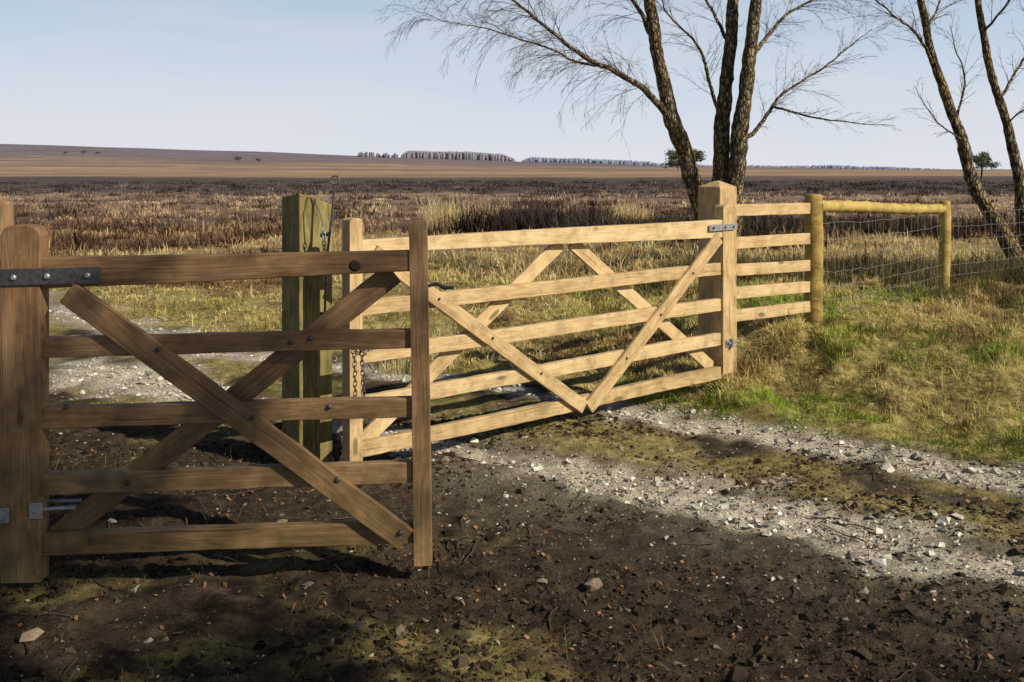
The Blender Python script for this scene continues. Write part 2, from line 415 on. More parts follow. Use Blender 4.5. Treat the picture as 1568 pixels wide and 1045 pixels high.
def pebbles(name, x, y, r, col, mat, sink=.25, flat=.7, small=False):
    B, BF = (octv, octf) if small else (ico, icf); nv = len(B)
    n = len(x); sc = r[:, None] * (rng.uniform(.6, 1.3, (n, 3)) * V(1, 1, flat))
    v = B[None] * (1 + (rng.random((n, nv, 1)) - .5) * .55) * sc[:, None]
    a = rng.random(n) * 6.28; ca, sa = np.cos(a), np.sin(a)
    tl = rng.normal(0, .35, n); ct, st = np.cos(tl), np.sin(tl)
    vy = v[..., 1] * ct[:, None] - v[..., 2] * st[:, None]; vz = v[..., 1] * st[:, None] + v[..., 2] * ct[:, None]
    vx = v[..., 0] * ca[:, None] - vy * sa[:, None]; vy2 = v[..., 0] * sa[:, None] + vy * ca[:, None]
    z = H(x, y) + r * sink
    v = np.stack([vx + x[:, None], vy2 + y[:, None], vz + z[:, None]], -1).reshape(-1, 3)
    f = (BF[None] + np.arange(n)[:, None, None] * nv).reshape(-1, 3)
    return mesh_np(name, v, [f], mat, np.repeat(col, nv, 0))
m, nt, out = newmat('limestone_chips')
at = N(nt, 'ShaderNodeAttribute', attribute_name='Col'); geo = N(nt, 'ShaderNodeNewGeometry')
nn = noise(nt, geo.outputs['Position'], 120, 2, .6)
bsdf(nt, out, mix(nt, 1.0, at.outputs['Color'], ramp(nt, nn, [(.3, (.65, .62, .57)), (.7, (1.1, 1.08, 1.05))]), 'MULTIPLY'), .85, None, .25)
M_STONE = m
n = 130000
x = rng.uniform(-6, 4.2, n); y = rng.uniform(2.7, 12, n)
g, gr_, no_, bt_ = masks(x, y)
keep = rng.random(n) < (g ** 1.6 * .75) * np.where(y > 7.5, .45, 1)
x, y = x[keep], y[keep]
r = np.clip(np.exp(rng.normal(math.log(.0082), .55, len(x))), .003, .032)
tone = (rng.random(len(x)) * .62 + .22)[:, None] * V(1, .95, .85) * rng.uniform(.93, 1.05, (len(x), 3))
pebbles('gravel', x, y, r, tone, M_STONE, small=True)
n = 26000
x = rng.uniform(-3.2, 3.2, n); y = rng.uniform(2.7, 7, n); g, gr_, no_, bt_ = masks(x, y)
l2 = np.interp(x, L2x, L2y)
keep = rng.random(n) < np.clip(.11 + .75 * np.exp(-np.abs(y - l2) / .45), 0, 1) * (1 - no_)
x, y = x[keep], y[keep]; r = np.clip(np.exp(rng.normal(math.log(.0052), .55, len(x))), .0025, .026)
tone = (rng.random(len(x)) ** 1.5 * .48 + .08)[:, None] * V(1, .9, .76)
pebbles('scattered_stones', x, y, r, tone, M_STONE, .1, small=True)
bx = V(.305, -.35, -.20, .11, -.52, -1.0, .80, 1.5, -.38, -1.58, .55, -.05, -1.15)
by = V(3.66, 5.15, 5.05, 3.72, 3.35, 4.3, 5.05, 3.55, 3.34, 3.27, 6.28, 3.28, 3.3)
br = V(.038, .032, .022, .026, .030, .024, .026, .022, .028, .032, .05, .02, .02)
pebbles('large_stones', bx, by, br, np.tile(V(.22, .17, .12), (len(bx), 1)) * rng.uniform(.6, 1.4, (len(bx), 1)), M_STONE, .35)
n = 55000
x = rng.uniform(-3.2, 3.2, n); y = rng.uniform(2.65, 6.2, n); g, gr_, no_, bt_ = masks(x, y)
keep = (rng.random(n) < ss(.3, .65, fbm(x * 2.2, y * 2.2, 3, 44))) & (g < .5) & (no_ < .3); x, y = x[keep], y[keep]
r = np.clip(np.exp(rng.normal(math.log(.0060), .65, len(x))), .002, .038)
m, nt, out = newmat('peaty_soil_clods')
at = N(nt, 'ShaderNodeAttribute', attribute_name='Col'); bsdf(nt, out, at.outputs['Color'], .95, None, .05)
pebbles('soil_clods', x, y, r, rng.uniform(.014, .085, len(x))[:, None] * V(1, .72, .48), m, -.05, small=True)

# ------------------------------------------------------------------ blades
def blades(name, x, y, h, w, col, mat, lean=.5, z=None, droop=.3, base=.6):
    n = len(x); a = rng.random(n) * 6.283
    ln = np.abs(rng.normal(0, lean, n)); 
    dx, dy = np.cos(a) * ln, np.sin(a) * ln
    b = rng.random(n) * 6.283; wx, wy = np.cos(b) * w / 2, np.sin(b) * w / 2
    if z is None: z = H(x, y) - .005
    nr = np.sqrt(1 + ln ** 2)
    hx, hy, hz = dx / nr * h, dy / nr * h, h / nr
    v = np.empty((n, 5, 3))
    v[:, 0] = np.stack([x - wx, y - wy, z], -1); v[:, 1] = np.stack([x + wx, y + wy, z], -1)
    mx_, my_, mz_ = x + hx * .5, y + hy * .5, z + hz * .58
    v[:, 2] = np.stack([mx_ + wx * .8, my_ + wy * .8, mz_], -1); v[:, 3] = np.stack([mx_ - wx * .8, my_ - wy * .8, mz_], -1)
    d = rng.random(n) * droop
    v[:, 4] = np.stack([x + hx * (1 + d), y + hy * (1 + d), z + hz * (1 - d)], -1)
    o = np.arange(n)[:, None] * 5
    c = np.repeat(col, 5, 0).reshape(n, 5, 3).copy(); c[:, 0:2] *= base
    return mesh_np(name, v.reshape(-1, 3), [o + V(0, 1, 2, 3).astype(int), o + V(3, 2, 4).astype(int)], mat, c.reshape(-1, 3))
STRAW = V(.86, .66, .31); GREEN = V(.33, .50, .06); OLIVE = V(.56, .50, .14)
def clumped(xr, yr, nc, per, spread):
    cx = rng.uniform(*xr, nc); cy = rng.uniform(*yr, nc)
    x = np.repeat(cx, per) + rng.normal(0, spread, nc * per); y = np.repeat(cy, per) + rng.normal(0, spread, nc * per)
    return x, y, np.repeat(rng.random(nc), per)
x, y, cr = clumped((.7, 7.5), (4.4, 13), 8500, 20, .038)
g, gr_, no_, bt_ = masks(x, y); keep = rng.random(len(x)) < no_ * .95; x, y, cr = x[keep], y[keep], cr[keep]
l1 = np.interp(x, L1x, L1y); edge = np.exp(-(np.maximum(y - l1 - .4, 0) / .85) ** 1.6)
gn = fbm(x * 1.3, y * 1.3, 3, 77)
gf_ = np.clip(edge * 1.1 + (gn - .53) * 3.8 + (cr - .52) * .9, 0, 1)[:, None]
c = (STRAW * (1 - gf_) + GREEN * gf_) * rng.uniform(.6, 1.15, (len(x), 1)) * rng.uniform(.9, 1.1, (len(x), 3))
c *= (.5 + .6 * ss(.35, .6, fbm(x * 3.2, y * 3.2, 2, 15)))[:, None]
c = np.where((cr > .94)[:, None], c * V(.55, .36, .3), c)
h = rng.uniform(.025, .075, len(x)) * (1 + 1.6 * (cr > .82)) * (1 - .25 * gf_[:, 0])
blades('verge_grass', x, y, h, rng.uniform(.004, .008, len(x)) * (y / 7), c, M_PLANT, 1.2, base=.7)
x, y, cr = clumped((-9, 2.4), (6.6, 17), 7500, 18, .07)
g, gr_, no_, bt_ = masks(x, y); keep = rng.random(len(x)) < no_ * .95 * ss(.28, .46, fbm(x * 1.2, y * 1.8, 4, 31)); x, y, cr = x[keep], y[keep], cr[keep]
pn = fbm(x * .9, y * 1.3, 4, 55)
gf_ = np.clip((pn - .54) * 4 + (cr - .6) * .4, 0, .85)[:, None]; bf = np.clip((.455 - pn) * 9 + (cr > .88) * .5, 0, .9)[:, None]
c = STRAW * 1.0 * (1 - gf_) + OLIVE * gf_; c = (c * (1 - bf) + V(.28, .155, .08) * bf) * rng.uniform(.6, 1.2, (len(x), 1))
c *= (.55 + .55 * ss(.35, .6, fbm(x * 3.2, y * 3.2, 2, 15)))[:, None]
h = rng.uniform(.03, .08, len(x)) * (1 + 1.7 * (cr > .85))
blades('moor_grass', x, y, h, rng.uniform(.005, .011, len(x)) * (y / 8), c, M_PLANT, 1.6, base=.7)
x, y, cr = clumped((-3.8, 3.6), (2.65, 7.8), 11000, 9, .03)
g, gr_, no_, bt_ = masks(x, y); keep = (rng.random(len(x)) < gr_ * .85) & (no_ < .8); x, y, cr = x[keep], y[keep], cr[keep]
gf_ = np.clip(.3 + (cr - .5) * 1.3, 0, 1)[:, None]
c = (V(.33, .24, .10) * (1 - gf_) + V(.15, .21, .035) * gf_) * rng.uniform(.5, 1.4, (len(x), 1))
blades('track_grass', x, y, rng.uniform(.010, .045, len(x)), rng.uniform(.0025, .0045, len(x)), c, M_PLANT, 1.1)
n = 3600; x = rng.uniform(-3, 3, n); y = rng.uniform(2.7, 5.5, n)
keep = rng.random(n) < ss(.4, .7, fbm(x, y, 3, 90)) ; x, y = x[keep], y[keep]
blades('dead_straw', x, y, rng.uniform(.03, .13, len(x)), rng.uniform(.002, .004, len(x)), V(.26, .18, .09) * rng.uniform(.4, 1.2, (len(x), 1)), M_PLANT, 6, z=H(x, y) + .006, droop=.1)
n = 4600; x = rng.uniform(-3, 3, n); y = rng.uniform(2.7, 5.6, n)
keep = rng.random(n) < ss(.42, .66, fbm(x * 1.7, y * 1.7, 3, 91)) * .8 + .05; x, y = x[keep], y[keep]; n = len(x)
r = rng.uniform(.004, .014, n); a = rng.random(n) * 6.28; z = H(x, y) + .005
dx, dy = np.cos(a) * r, np.sin(a) * r; tz = rng.normal(0, .35, (n, 2)) * r[:, None]
lv = np.stack([np.stack([x - dx, y - dy, z - tz[:, 0] + .003], -1), np.stack([x + dy * .55, y - dx * .55, z + tz[:, 1] + .004], -1), np.stack([x + dx, y + dy, z + tz[:, 0] + .006], -1), np.stack([x - dy * .55, y + dx * .55, z - tz[:, 1] + .003], -1)], 1).reshape(-1, 3)
lc = np.repeat(V(.19, .105, .055) * rng.uniform(.4, 1.7, (n, 1)), 4, 0)
mesh_np('leaf_litter', lv, [np.arange(n * 4).reshape(-1, 4)], M_HEATH, lc)

def heath(name, nc, per, y0, y1, spread, hh, mat, kind, seed, lean):
    u = rng.random(nc); cy = y0 * (y1 / y0) ** u; cx = rng.uniform(-.72, .72, nc) * cy + rng.normal(0, 1, nc)
    pn = fbm(cx * .26, cy * .46, 5, seed)
    if kind == 'heather': keep = pn > .52 - .12 * ss(58, 85, cy)
    else: keep = pn < .54
    keep &= ~((cy < 14) & (np.abs(cy - np.interp(cx, L1x, L1y)) < 1.2))
    keep &= ~((kind == 'heather') & (cy < 15.5))
    cx, cy = cx[keep], cy[keep]; pn = pn[keep]; nc = len(cx)
    s = (cy / 22) ** .55
    cr = rng.random(nc); big = np.where(rng.random(nc) > .7, 1.5, .8) if kind == 'heather' else np.where(rng.random(nc) > .85, 1.7, .8)
    sp = np.repeat(spread * s * big, per)
    x = np.repeat(cx, per) + rng.normal(0, 1, nc * per) * sp
    y = np.repeat(cy, per) + rng.normal(0, 1, nc * per) * sp
    h = np.repeat(hh * big * rng.uniform(.6, 1.25, nc), per) * rng.uniform(.5, 1, nc * per)
    cY = np.repeat(cy, per); cr = np.repeat(cr, per)
    dd = np.hypot(x - np.repeat(cx, per), y - np.repeat(cy, per)) / sp
    h *= np.clip(1.2 - dd * .38, .25, 1.1)
    lgy = np.log10(cY)
    if kind == 'heather':
        stops = [1.0, 1.3, 1.5, 1.75, 1.9, 2.2]; cols = np.array([(.13, .07, .042), (.135, .072, .048), (.17, .10, .072), (.20, .13, .105), (.10, .08, .074), (.10, .08, .074)])
    else:
        stops = [1.0, 1.25, 1.38, 1.5, 1.65, 1.8, 1.88, 2.2]; cols = np.array([(.80, .62, .30), (.80, .60, .29), (.58, .39, .20), (.62, .42, .25), (.82, .60, .38), (.68, .48, .32), (.24, .17, .13), (.13, .105, .09)])
    c = np.stack([np.interp(lgy, stops, cols[:, k]) for k in range(3)], -1) * (.6 + .75 * cr[:, None]) * rng.uniform(.75, 1.2, (len(x), 1))
    if kind == 'heather':
        q_ = np.repeat(rng.random(nc), per)
        c = c * np.where(q_ < .4, .45, 1)[:, None]; c = np.where((q_ > .88)[:, None], c * V(2.0, 2.1, 1.8), c)
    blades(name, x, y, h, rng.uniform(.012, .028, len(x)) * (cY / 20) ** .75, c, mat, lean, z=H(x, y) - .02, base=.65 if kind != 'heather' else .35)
heath('moor_tussocks', 8000, 20, 12.5, 130, .13, .27, M_PLANT, 'grass', 61, .7)
heath('heather_bushes', 5200, 36, 14, 170, .22, .44, M_HEATH, 'heather', 61, .8)
def patch(name, cx, cy, rx, ry, nc, per, hh, col, mat, wid, sp=.15, lean=.5):
    a = rng.random(nc) * 6.28; q = np.sqrt(rng.random(nc))
    X0 = cx + rx * q * np.cos(a); Y0 = cy + ry * q * np.sin(a)
    x = np.repeat(X0, per) + rng.normal(0, sp, nc * per); y = np.repeat(Y0, per) + rng.normal(0, sp, nc * per)
    h = np.repeat(hh * rng.uniform(.4, 1.3, nc), per) * rng.uniform(.4, 1, nc * per)
    c = V(*col) * np.repeat(rng.uniform(.6, 1.5, nc), per)[:, None] * rng.uniform(.7, 1.3, (nc * per, 1))
    blades(name, x, y, h, rng.uniform(.6, 1.3, len(x)) * wid, c, mat, lean, z=H(x, y) - .02)
patch('dark_heather_thicket', 0.4, 25, 1.9, 2.0, 130, 60, .95, (.055, .038, .036), M_HEATH, .022, sp=.22)
patch('dark_heather_thicket', 3.6, 22.5, 2.6, 1.8, 150, 60, .66, (.06, .05, .034), M_HEATH, .022, sp=.22)
patch('dark_heather_thicket', 8.4, 24, 3.6, 2.2, 180, 60, .50, (.07, .052, .036), M_HEATH, .022, sp=.2)
patch('tall_reed_tuft', -1.45, 25, .9, .8, 66, 40, 1.05, (.74, .56, .30), M_PLANT, .016, lean=.22)
patch('tall_reed_tuft', 3.2, 27, .5, .6, 26, 40, .9, (.68, .5, .26), M_PLANT, .016, lean=.22)
patch('tall_reed_tuft', -.75, 7.9, .30, .28, 26, 30, .36, (.74, .57, .28), M_PLANT, .006, sp=.05, lean=.35)
patch('bramble_patch', 5.2, 9.4, 1.5, .8, 110, 45, .24, (.19, .15, .06), M_PLANT, .008, sp=.08, lean=.9)
patch('bramble_patch', 4.1, 11.6, 2.6, 1.0, 220, 45, .38, (.13, .105, .055), M_PLANT, .010, sp=.1, lean=.9)

# ------------------------------------------------------------------ GATE (small, near)
def hz(x, y): return float(H(np.array([x]), np.array([y]))[0])
O1 = V(-1.80, 3.68, 0); E1 = V(-.345, 3.745, 0); u1 = (E1 - O1); L1 = np.linalg.norm(u1); u1 /= L1; n1 = V(u1[1], -u1[0], 0)
g1 = empty('wooden_gate', (O1[0], O1[1], 0))
def G1(s, d, z): return tuple(O1 + u1 * s + n1 * d + V(0, 0, z))
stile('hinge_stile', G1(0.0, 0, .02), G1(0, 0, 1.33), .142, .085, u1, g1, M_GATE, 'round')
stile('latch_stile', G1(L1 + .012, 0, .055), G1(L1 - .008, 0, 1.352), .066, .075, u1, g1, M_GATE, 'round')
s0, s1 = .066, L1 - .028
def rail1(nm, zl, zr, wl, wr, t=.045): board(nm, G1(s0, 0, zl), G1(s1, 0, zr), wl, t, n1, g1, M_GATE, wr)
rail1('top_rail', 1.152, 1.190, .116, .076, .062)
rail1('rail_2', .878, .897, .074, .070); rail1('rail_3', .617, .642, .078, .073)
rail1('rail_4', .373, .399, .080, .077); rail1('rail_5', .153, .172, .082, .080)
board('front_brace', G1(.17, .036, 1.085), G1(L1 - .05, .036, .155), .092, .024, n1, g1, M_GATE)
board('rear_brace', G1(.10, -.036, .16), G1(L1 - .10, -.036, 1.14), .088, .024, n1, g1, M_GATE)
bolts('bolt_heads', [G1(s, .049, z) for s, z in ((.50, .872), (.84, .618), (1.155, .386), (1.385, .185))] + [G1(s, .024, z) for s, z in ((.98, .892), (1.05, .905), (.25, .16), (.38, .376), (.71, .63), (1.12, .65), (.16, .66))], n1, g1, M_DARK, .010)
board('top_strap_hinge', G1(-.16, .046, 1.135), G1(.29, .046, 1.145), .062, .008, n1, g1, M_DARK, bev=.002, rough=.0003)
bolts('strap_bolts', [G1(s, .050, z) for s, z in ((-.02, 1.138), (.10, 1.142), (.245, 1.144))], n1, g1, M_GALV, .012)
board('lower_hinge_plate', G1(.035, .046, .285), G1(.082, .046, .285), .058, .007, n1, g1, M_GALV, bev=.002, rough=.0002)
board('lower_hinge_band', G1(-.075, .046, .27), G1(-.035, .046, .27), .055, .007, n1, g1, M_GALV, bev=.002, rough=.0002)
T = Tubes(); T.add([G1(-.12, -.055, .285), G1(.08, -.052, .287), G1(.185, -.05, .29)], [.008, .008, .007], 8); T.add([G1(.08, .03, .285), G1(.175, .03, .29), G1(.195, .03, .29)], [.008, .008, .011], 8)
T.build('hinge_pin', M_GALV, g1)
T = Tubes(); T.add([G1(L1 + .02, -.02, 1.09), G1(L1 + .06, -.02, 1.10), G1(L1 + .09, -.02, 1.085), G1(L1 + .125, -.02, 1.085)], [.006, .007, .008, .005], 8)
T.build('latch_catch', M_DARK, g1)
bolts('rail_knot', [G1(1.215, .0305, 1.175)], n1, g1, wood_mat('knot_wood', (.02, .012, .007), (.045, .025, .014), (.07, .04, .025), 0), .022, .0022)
stile('gate_post', (-2.055, 3.86, -.3), (-2.055, 3.86, 1.44), .17, .17, (1, 0.05, 0), None, M_GATE, 'pyramid')  # darker gate wood stands in for the shade on this post

# ------------------------------------------------------------------ GATE 2 (long)
O2 = V(-.80, 4.99, 0); E2 = V(1.475, 6.93, 0); u2 = E2 - O2; L2 = np.linalg.norm(u2); u2 /= L2; n2 = V(u2[1], -u2[0], 0)
g2 = empty('wooden_gate', (O2[0], O2[1], 0))
def G2(s, d, z): return tuple(O2 + u2 * s + n2 * d + V(0, 0, z))
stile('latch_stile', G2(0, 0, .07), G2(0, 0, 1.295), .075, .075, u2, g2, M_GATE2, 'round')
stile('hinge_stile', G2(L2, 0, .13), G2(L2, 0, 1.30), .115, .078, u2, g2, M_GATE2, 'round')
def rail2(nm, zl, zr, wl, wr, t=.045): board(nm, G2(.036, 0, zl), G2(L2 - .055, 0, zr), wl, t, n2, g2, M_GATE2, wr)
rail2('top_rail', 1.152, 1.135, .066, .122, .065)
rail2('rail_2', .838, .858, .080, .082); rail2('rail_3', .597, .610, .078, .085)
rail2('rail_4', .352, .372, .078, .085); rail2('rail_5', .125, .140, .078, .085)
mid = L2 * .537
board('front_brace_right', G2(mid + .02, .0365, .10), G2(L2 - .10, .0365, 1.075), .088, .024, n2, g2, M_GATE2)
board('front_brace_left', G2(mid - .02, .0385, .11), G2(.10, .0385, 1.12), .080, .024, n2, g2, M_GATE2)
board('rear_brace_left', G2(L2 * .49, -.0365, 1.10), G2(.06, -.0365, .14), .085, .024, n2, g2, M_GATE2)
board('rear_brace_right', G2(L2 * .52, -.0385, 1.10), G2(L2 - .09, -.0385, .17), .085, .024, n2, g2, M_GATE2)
board('top_hinge_strap', G2(L2 - .22, .047, 1.145), G2(L2 + .09, .047, 1.145), .045, .007, n2, g2, M_GALV, bev=.002, rough=.0002)
board('lower_hinge_plate', G2(L2 - .03, .043, .34), G2(L2 + .05, .043, .34), .05, .007, n2, g2, M_GALV, bev=.002, rough=.0002)
bolts('hinge_bolts', [G2(L2 - .18, .051, 1.145), G2(L2 - .05, .051, 1.145), G2(L2 + .04, .051, 1.145)], n2, g2, M_DARK, .009)
T = Tubes(); T.add([G2(L2 - .02, .055, .34), G2(L2 + .13, .02, .34)], .010, 8); T.add([G2(L2 + .02, .055, .31), G2(L2 + .02, .055, .37)], .014, 8); T.build('hinge_pin', M_GALV, g2)
bl = []
for zz in (.852, .605, .362):
    tt = (zz - .10) / (1.075 - .10); bl.append(G2(mid + (L2 - .10 - mid) * tt, .050, zz))
    tt = (zz - .11) / (1.12 - .11); bl.append(G2(mid + (.10 - mid) * tt, .052, zz))
bolts('bolt_heads', bl, n2, g2, M_DARK, .008)

stile('gate_post', (-1.075, 5.22, -.3), (-1.075, 5.22, 1.375), .195, .195, u2, None, M_POST, 'slope', .008)
stile('gate_post', (1.50, 7.27, -.3), (1.50, 7.27, 1.462), .20, .20, u2, None, M_GATE2, 'pyramid', .006)

lt = empty('gate_latch', (-.93, 5.1, 0))
T = Tubes()
T.add([(-.955, 5.07, .72), (-.950, 5.07, .95), (-.935, 5.065, 1.15), (-.915, 5.06, 1.30), (-.902, 5.06, 1.455)], .0065, 8)
T.add(circle((-.900, 5.06, 1.482), .022, V(1, 0, 0), V(0, .2, 1), 20), .004, 6, True)
T.add([(-.975, 5.09, 1.20), (-.93, 5.05, 1.21)], .010, 8); T.add([(-.975, 5.09, 1.0), (-.945, 5.05, 1.0)], .010, 8); T.add([(-.975, 5.09, .80), (-.945, 5.05, .80)], .010, 8)
T.build('latch_rod', M_DARK, lt)
chain('latch_chain', (-.955, 5.04, 1.24), (-.94, 5.03, .98), lt, M_GALV, 0)
T = Tubes(); T.add([(-1.06, 5.12, 1.40), (-1.0, 5.06, 1.37), (-.965, 5.04, 1.30), (-.955, 5.04, 1.24)], .003, 6); T.build('latch_wire', M_DARK, lt)
cg = empty('gate_chain', (-.74, 5.0, 0))
chain('hanging_chain', (-.745, 4.93, .66), (-.735, 4.93, .42), cg, M_DARK, 0, .03, .003)
chain('chain_loop', (-.77, 4.93, .66), (-.70, 4.99, .645), cg, M_DARK, .015, .03, .003)

# ------------------------------------------------------------------ rail fence + wire fence
rf = empty('rail_fence', (1.6, 7.4, 0))
pa, pb = V(1.60, 7.38, 0), V(2.40, 8.06, 0); fn = (pb - pa) / np.linalg.norm(pb - pa); nf = (fn[1], -fn[0], 0)
for k, (za, zb) in enumerate(((1.24, 1.235), (.998, .987), (.795, .773), (.625, .598), (.455, .440))):
    board('rail_%d' % (k + 1), tuple(pa + V(0, 0, za)), tuple(pb + V(0, 0, zb)), .088, .04, nf, rf, M_GATE2)
def round_post(name, x, y, r, top, mat, lean=(0, 0)):
    z0 = hz(x, y) - .3; nseg = 18; zs = np.linspace(z0, top, nseg)
    T = Tubes(); pts = np.stack([x + lean[0] * (zs - z0) + .004 * np.sin(zs * 9), y + lean[1] * (zs - z0) + 0 * zs, zs], -1)
    rad = r * (1 + .03 * np.sin(zs * 13) + .02 * rng.normal(0, 1, nseg))
    rad = np.append(rad, r * .82); pts = np.vstack([pts, pts[-1] + V(0, 0, .012)])
    T.add(pts, rad, 18, rough=.03)
    return T.build(name, mat)
round_post('round_fence_post', 2.455, 8.1, .073, 1.335, M_RPOST)
round_post('round_fence_post', 4.337, 10.0, .057, 1.228, M_RPOST, (.01, 0))
round_post('round_fence_post', 6.9, 12.3, .057, 1.25, M_RPOST)
T = Tubes(); a, b = V(2.50, 8.13, 1.247), V(4.33, 10.0, 1.155); tt = np.linspace(0, 1, 60)[:, None]
pts = a * (1 - tt) + b * tt; pts[:, 2] += .006 * np.sin(tt[:, 0] * 7)
knob = np.zeros(60)
for c_ in rng.uniform(0, 1, 9): knob += .008 * np.exp(-((tt[:, 0] - c_) / .012) ** 2)
T.add(pts, .048 + knob + .0012 * rng.normal(0, 1, 60), 14, rough=.05)
T.build('fence_pole', M_RPOST)
wf = empty('wire_fence', (4, 10, 0)); T = Tubes()
for (a, b) in ((V(2.5, 8.14, 0), V(4.32, 9.98, 0)), (V(4.36, 10.02, 0), V(6.9, 12.3, 0))):
    ln = np.linalg.norm(b - a); n = int(ln / .15)
    for k, zz in enumerate((.10, .20, .31, .43, .56, .70, .84)):
        tq = np.linspace(0, 1, n + 1)[:, None]; p = a * (1 - tq) + b * tq
        p[:, 2] = H(p[:, 0], p[:, 1]) * 0 + np.interp(tq[:, 0], [0, 1], [hz(a[0], a[1]), hz(b[0], b[1])]) + zz - .02 * np.sin(tq[:, 0] * 3.14) + rng.normal(0, .004, n + 1); T.add(p, .0018, 4)
    for q in np.linspace(0, 1, n + 1)[1:-1]:
        p = a * (1 - q) + b * q; z = hz(a[0], a[1]) * (1 - q) + hz(b[0], b[1]) * q; j = rng.normal(0, .006, 4)
        T.add([(p[0] + j[0], p[1], z + .08), (p[0] + j[1], p[1], z + .35), (p[0] + j[2], p[1], z + .6), (p[0] + j[3], p[1], z + .84)], .0015, 4)
T.build('square_mesh_wire', M_WIRE, wf)

# ------------------------------------------------------------------ TREES
def unit(v): return v / (np.linalg.norm(v) + 1e-12)
def resample(pts, rad, step):
    pts = np.asarray(pts, float); rad = np.asarray(rad, float)
    d = np.concatenate([[0], np.cumsum(np.linalg.norm(np.diff(pts, axis=0), axis=1))])
    n = max(3, int(d[-1] / step)); q = np.linspace(0, d[-1], n)
    p = np.stack([np.interp(q, d, pts[:, k]) for k in range(3)], -1); r = np.interp(q, d, rad)
    for _ in range(4): p[1:-1] = (p[:-2] + 2 * p[1:-1] + p[2:]) / 4
    return p, r
def grow(T, p, d, ln, r, lvl, maxl, droop, dens, wig=.075):
    n = int(np.clip(ln / .10, 3, 10))
    st = ln / n; pts = [p]; dirs = [d]
    for i in range(n):
        d = unit(d + rng.normal(0, wig, 3) + V(0, 0, -droop * (i / n) * (1.0 if lvl >= 1 else .8)))
        p = p + d * st; pts.append(p); dirs.append(d)
    rad = np.linspace(r, max(r * .3, .0011), n + 1)
    T.add(np.array(pts), rad, 3)
    if lvl >= maxl: return
    nk = max(2, int(dens * ln / (.085 if lvl > 0 else .095)))
    for k in range(nk):
        q = .12 + .88 * (k + rng.random()) / nk; i = min(int(q * n), n)
        dd = dirs[i]; side = unit(np.cross(dd, rng.normal(0, 1, 3))); a = rng.uniform(.3, .75)
        nd = unit(dd * math.cos(a) + side * math.sin(a))
        grow(T, pts[i], nd, ln * rng.uniform(.3, .55) * (1.15 - q * .5), max(rad[i] * .5, .0014), lvl + 1, maxl, droop * 1.5 + .05, dens, wig)
def tree(name, trunks, limbs, seed):
    global rng
    old = rng; rng = np.random.default_rng(seed)
    T = Tubes(); K = Tubes()
    for pts, rad in trunks:
        p, r = resample(pts, rad, .07)
        p = p + np.stack([.008 * np.sin(np.arange(len(p)) * .5 + rng.random() * 6), .008 * np.sin(np.arange(len(p)) * .4), 0 * r], -1)
        r = r * (1 + .05 * rng.normal(0, 1, len(r)))
        K.add(p, r, 14, rough=.14)
    for pts, rad, dens, tl, droop in limbs:
        p, r = resample(pts, rad, .06)
        w = np.cumsum(rng.normal(0, .006, p.shape), 0); w -= w[0] + (w[-1] - w[0]) * np.linspace(0, 1, len(p))[:, None] * .6
        p = p + w
        K.add(p, r, 7, rough=.1)
        n = len(p); d = np.diff(p, axis=0)
        nk = int(dens * n)
        for k in range(nk):
            i = int((.12 + .88 * (k + rng.random()) / nk) * (n - 1)); i = min(i, n - 2)
            dd = unit(d[i]); side = unit(np.cross(dd, rng.normal(0, 1, 3))); a = rng.uniform(.35, .95)
            up = .12 if droop < .2 else -.15
            grow(T, p[i], unit(dd * math.cos(a) + side * math.sin(a) + V(0, 0, up)), tl * rng.uniform(.5, 1.2), max(min(r[i] * .35, .005), .0024), 0, 2, droop, .9)
    e = empty(name, tuple(trunks[0][0][0]))
    K.build('trunk_and_limbs', M_BARK, e); T.build('twigs', M_TWIG, e)
    rng = old; return e
TX = 14.0
def q(px, py, dy=0.0):   # measured off the picture at the tree's distance, then fixed in the world
    yy = TX + dy; return ((px - 784) / 1524 * yy, yy, 1.52 - (py - 265) * yy / 1524)
trA = ([q(1096, 425), q(1078, 330), q(1058, 265, -.1), q(1044, 222, -.1), q(1026, 175, -.2), q(1014, 120, -.2), q(1003, 60, -.2), q(994, 0, -.2), q(985, -110, -.2), q(965, -260, -.3), q(950, -420, -.3)], [.17, .14, .125, .12, .11, .095, .088, .08, .06, .04, .015])
trB = ([q(1102, 425, .05), q(1102, 320, .1), q(1104, 240, .15), q(1106, 180, .2), q(1114, 110, .2), q(1120, 50, .2), q(1124, -20, .3), q(1132, -160, .4), q(1140, -330, .4), q(1150, -480, .4)], [.17, .125, .115, .11, .095, .088, .08, .06, .035, .012])
trC = ([q(1108, 425, -.05), q(1124, 310), q(1129, 240), q(1136, 180), q(1145, 115), q(1150, 60), q(1158, 5), q(1175, -100, -.2), q(1200, -250, -.3), q(1215, -400, -.3)], [.17, .13, .12, .11, .10, .09, .08, .06, .035, .012])
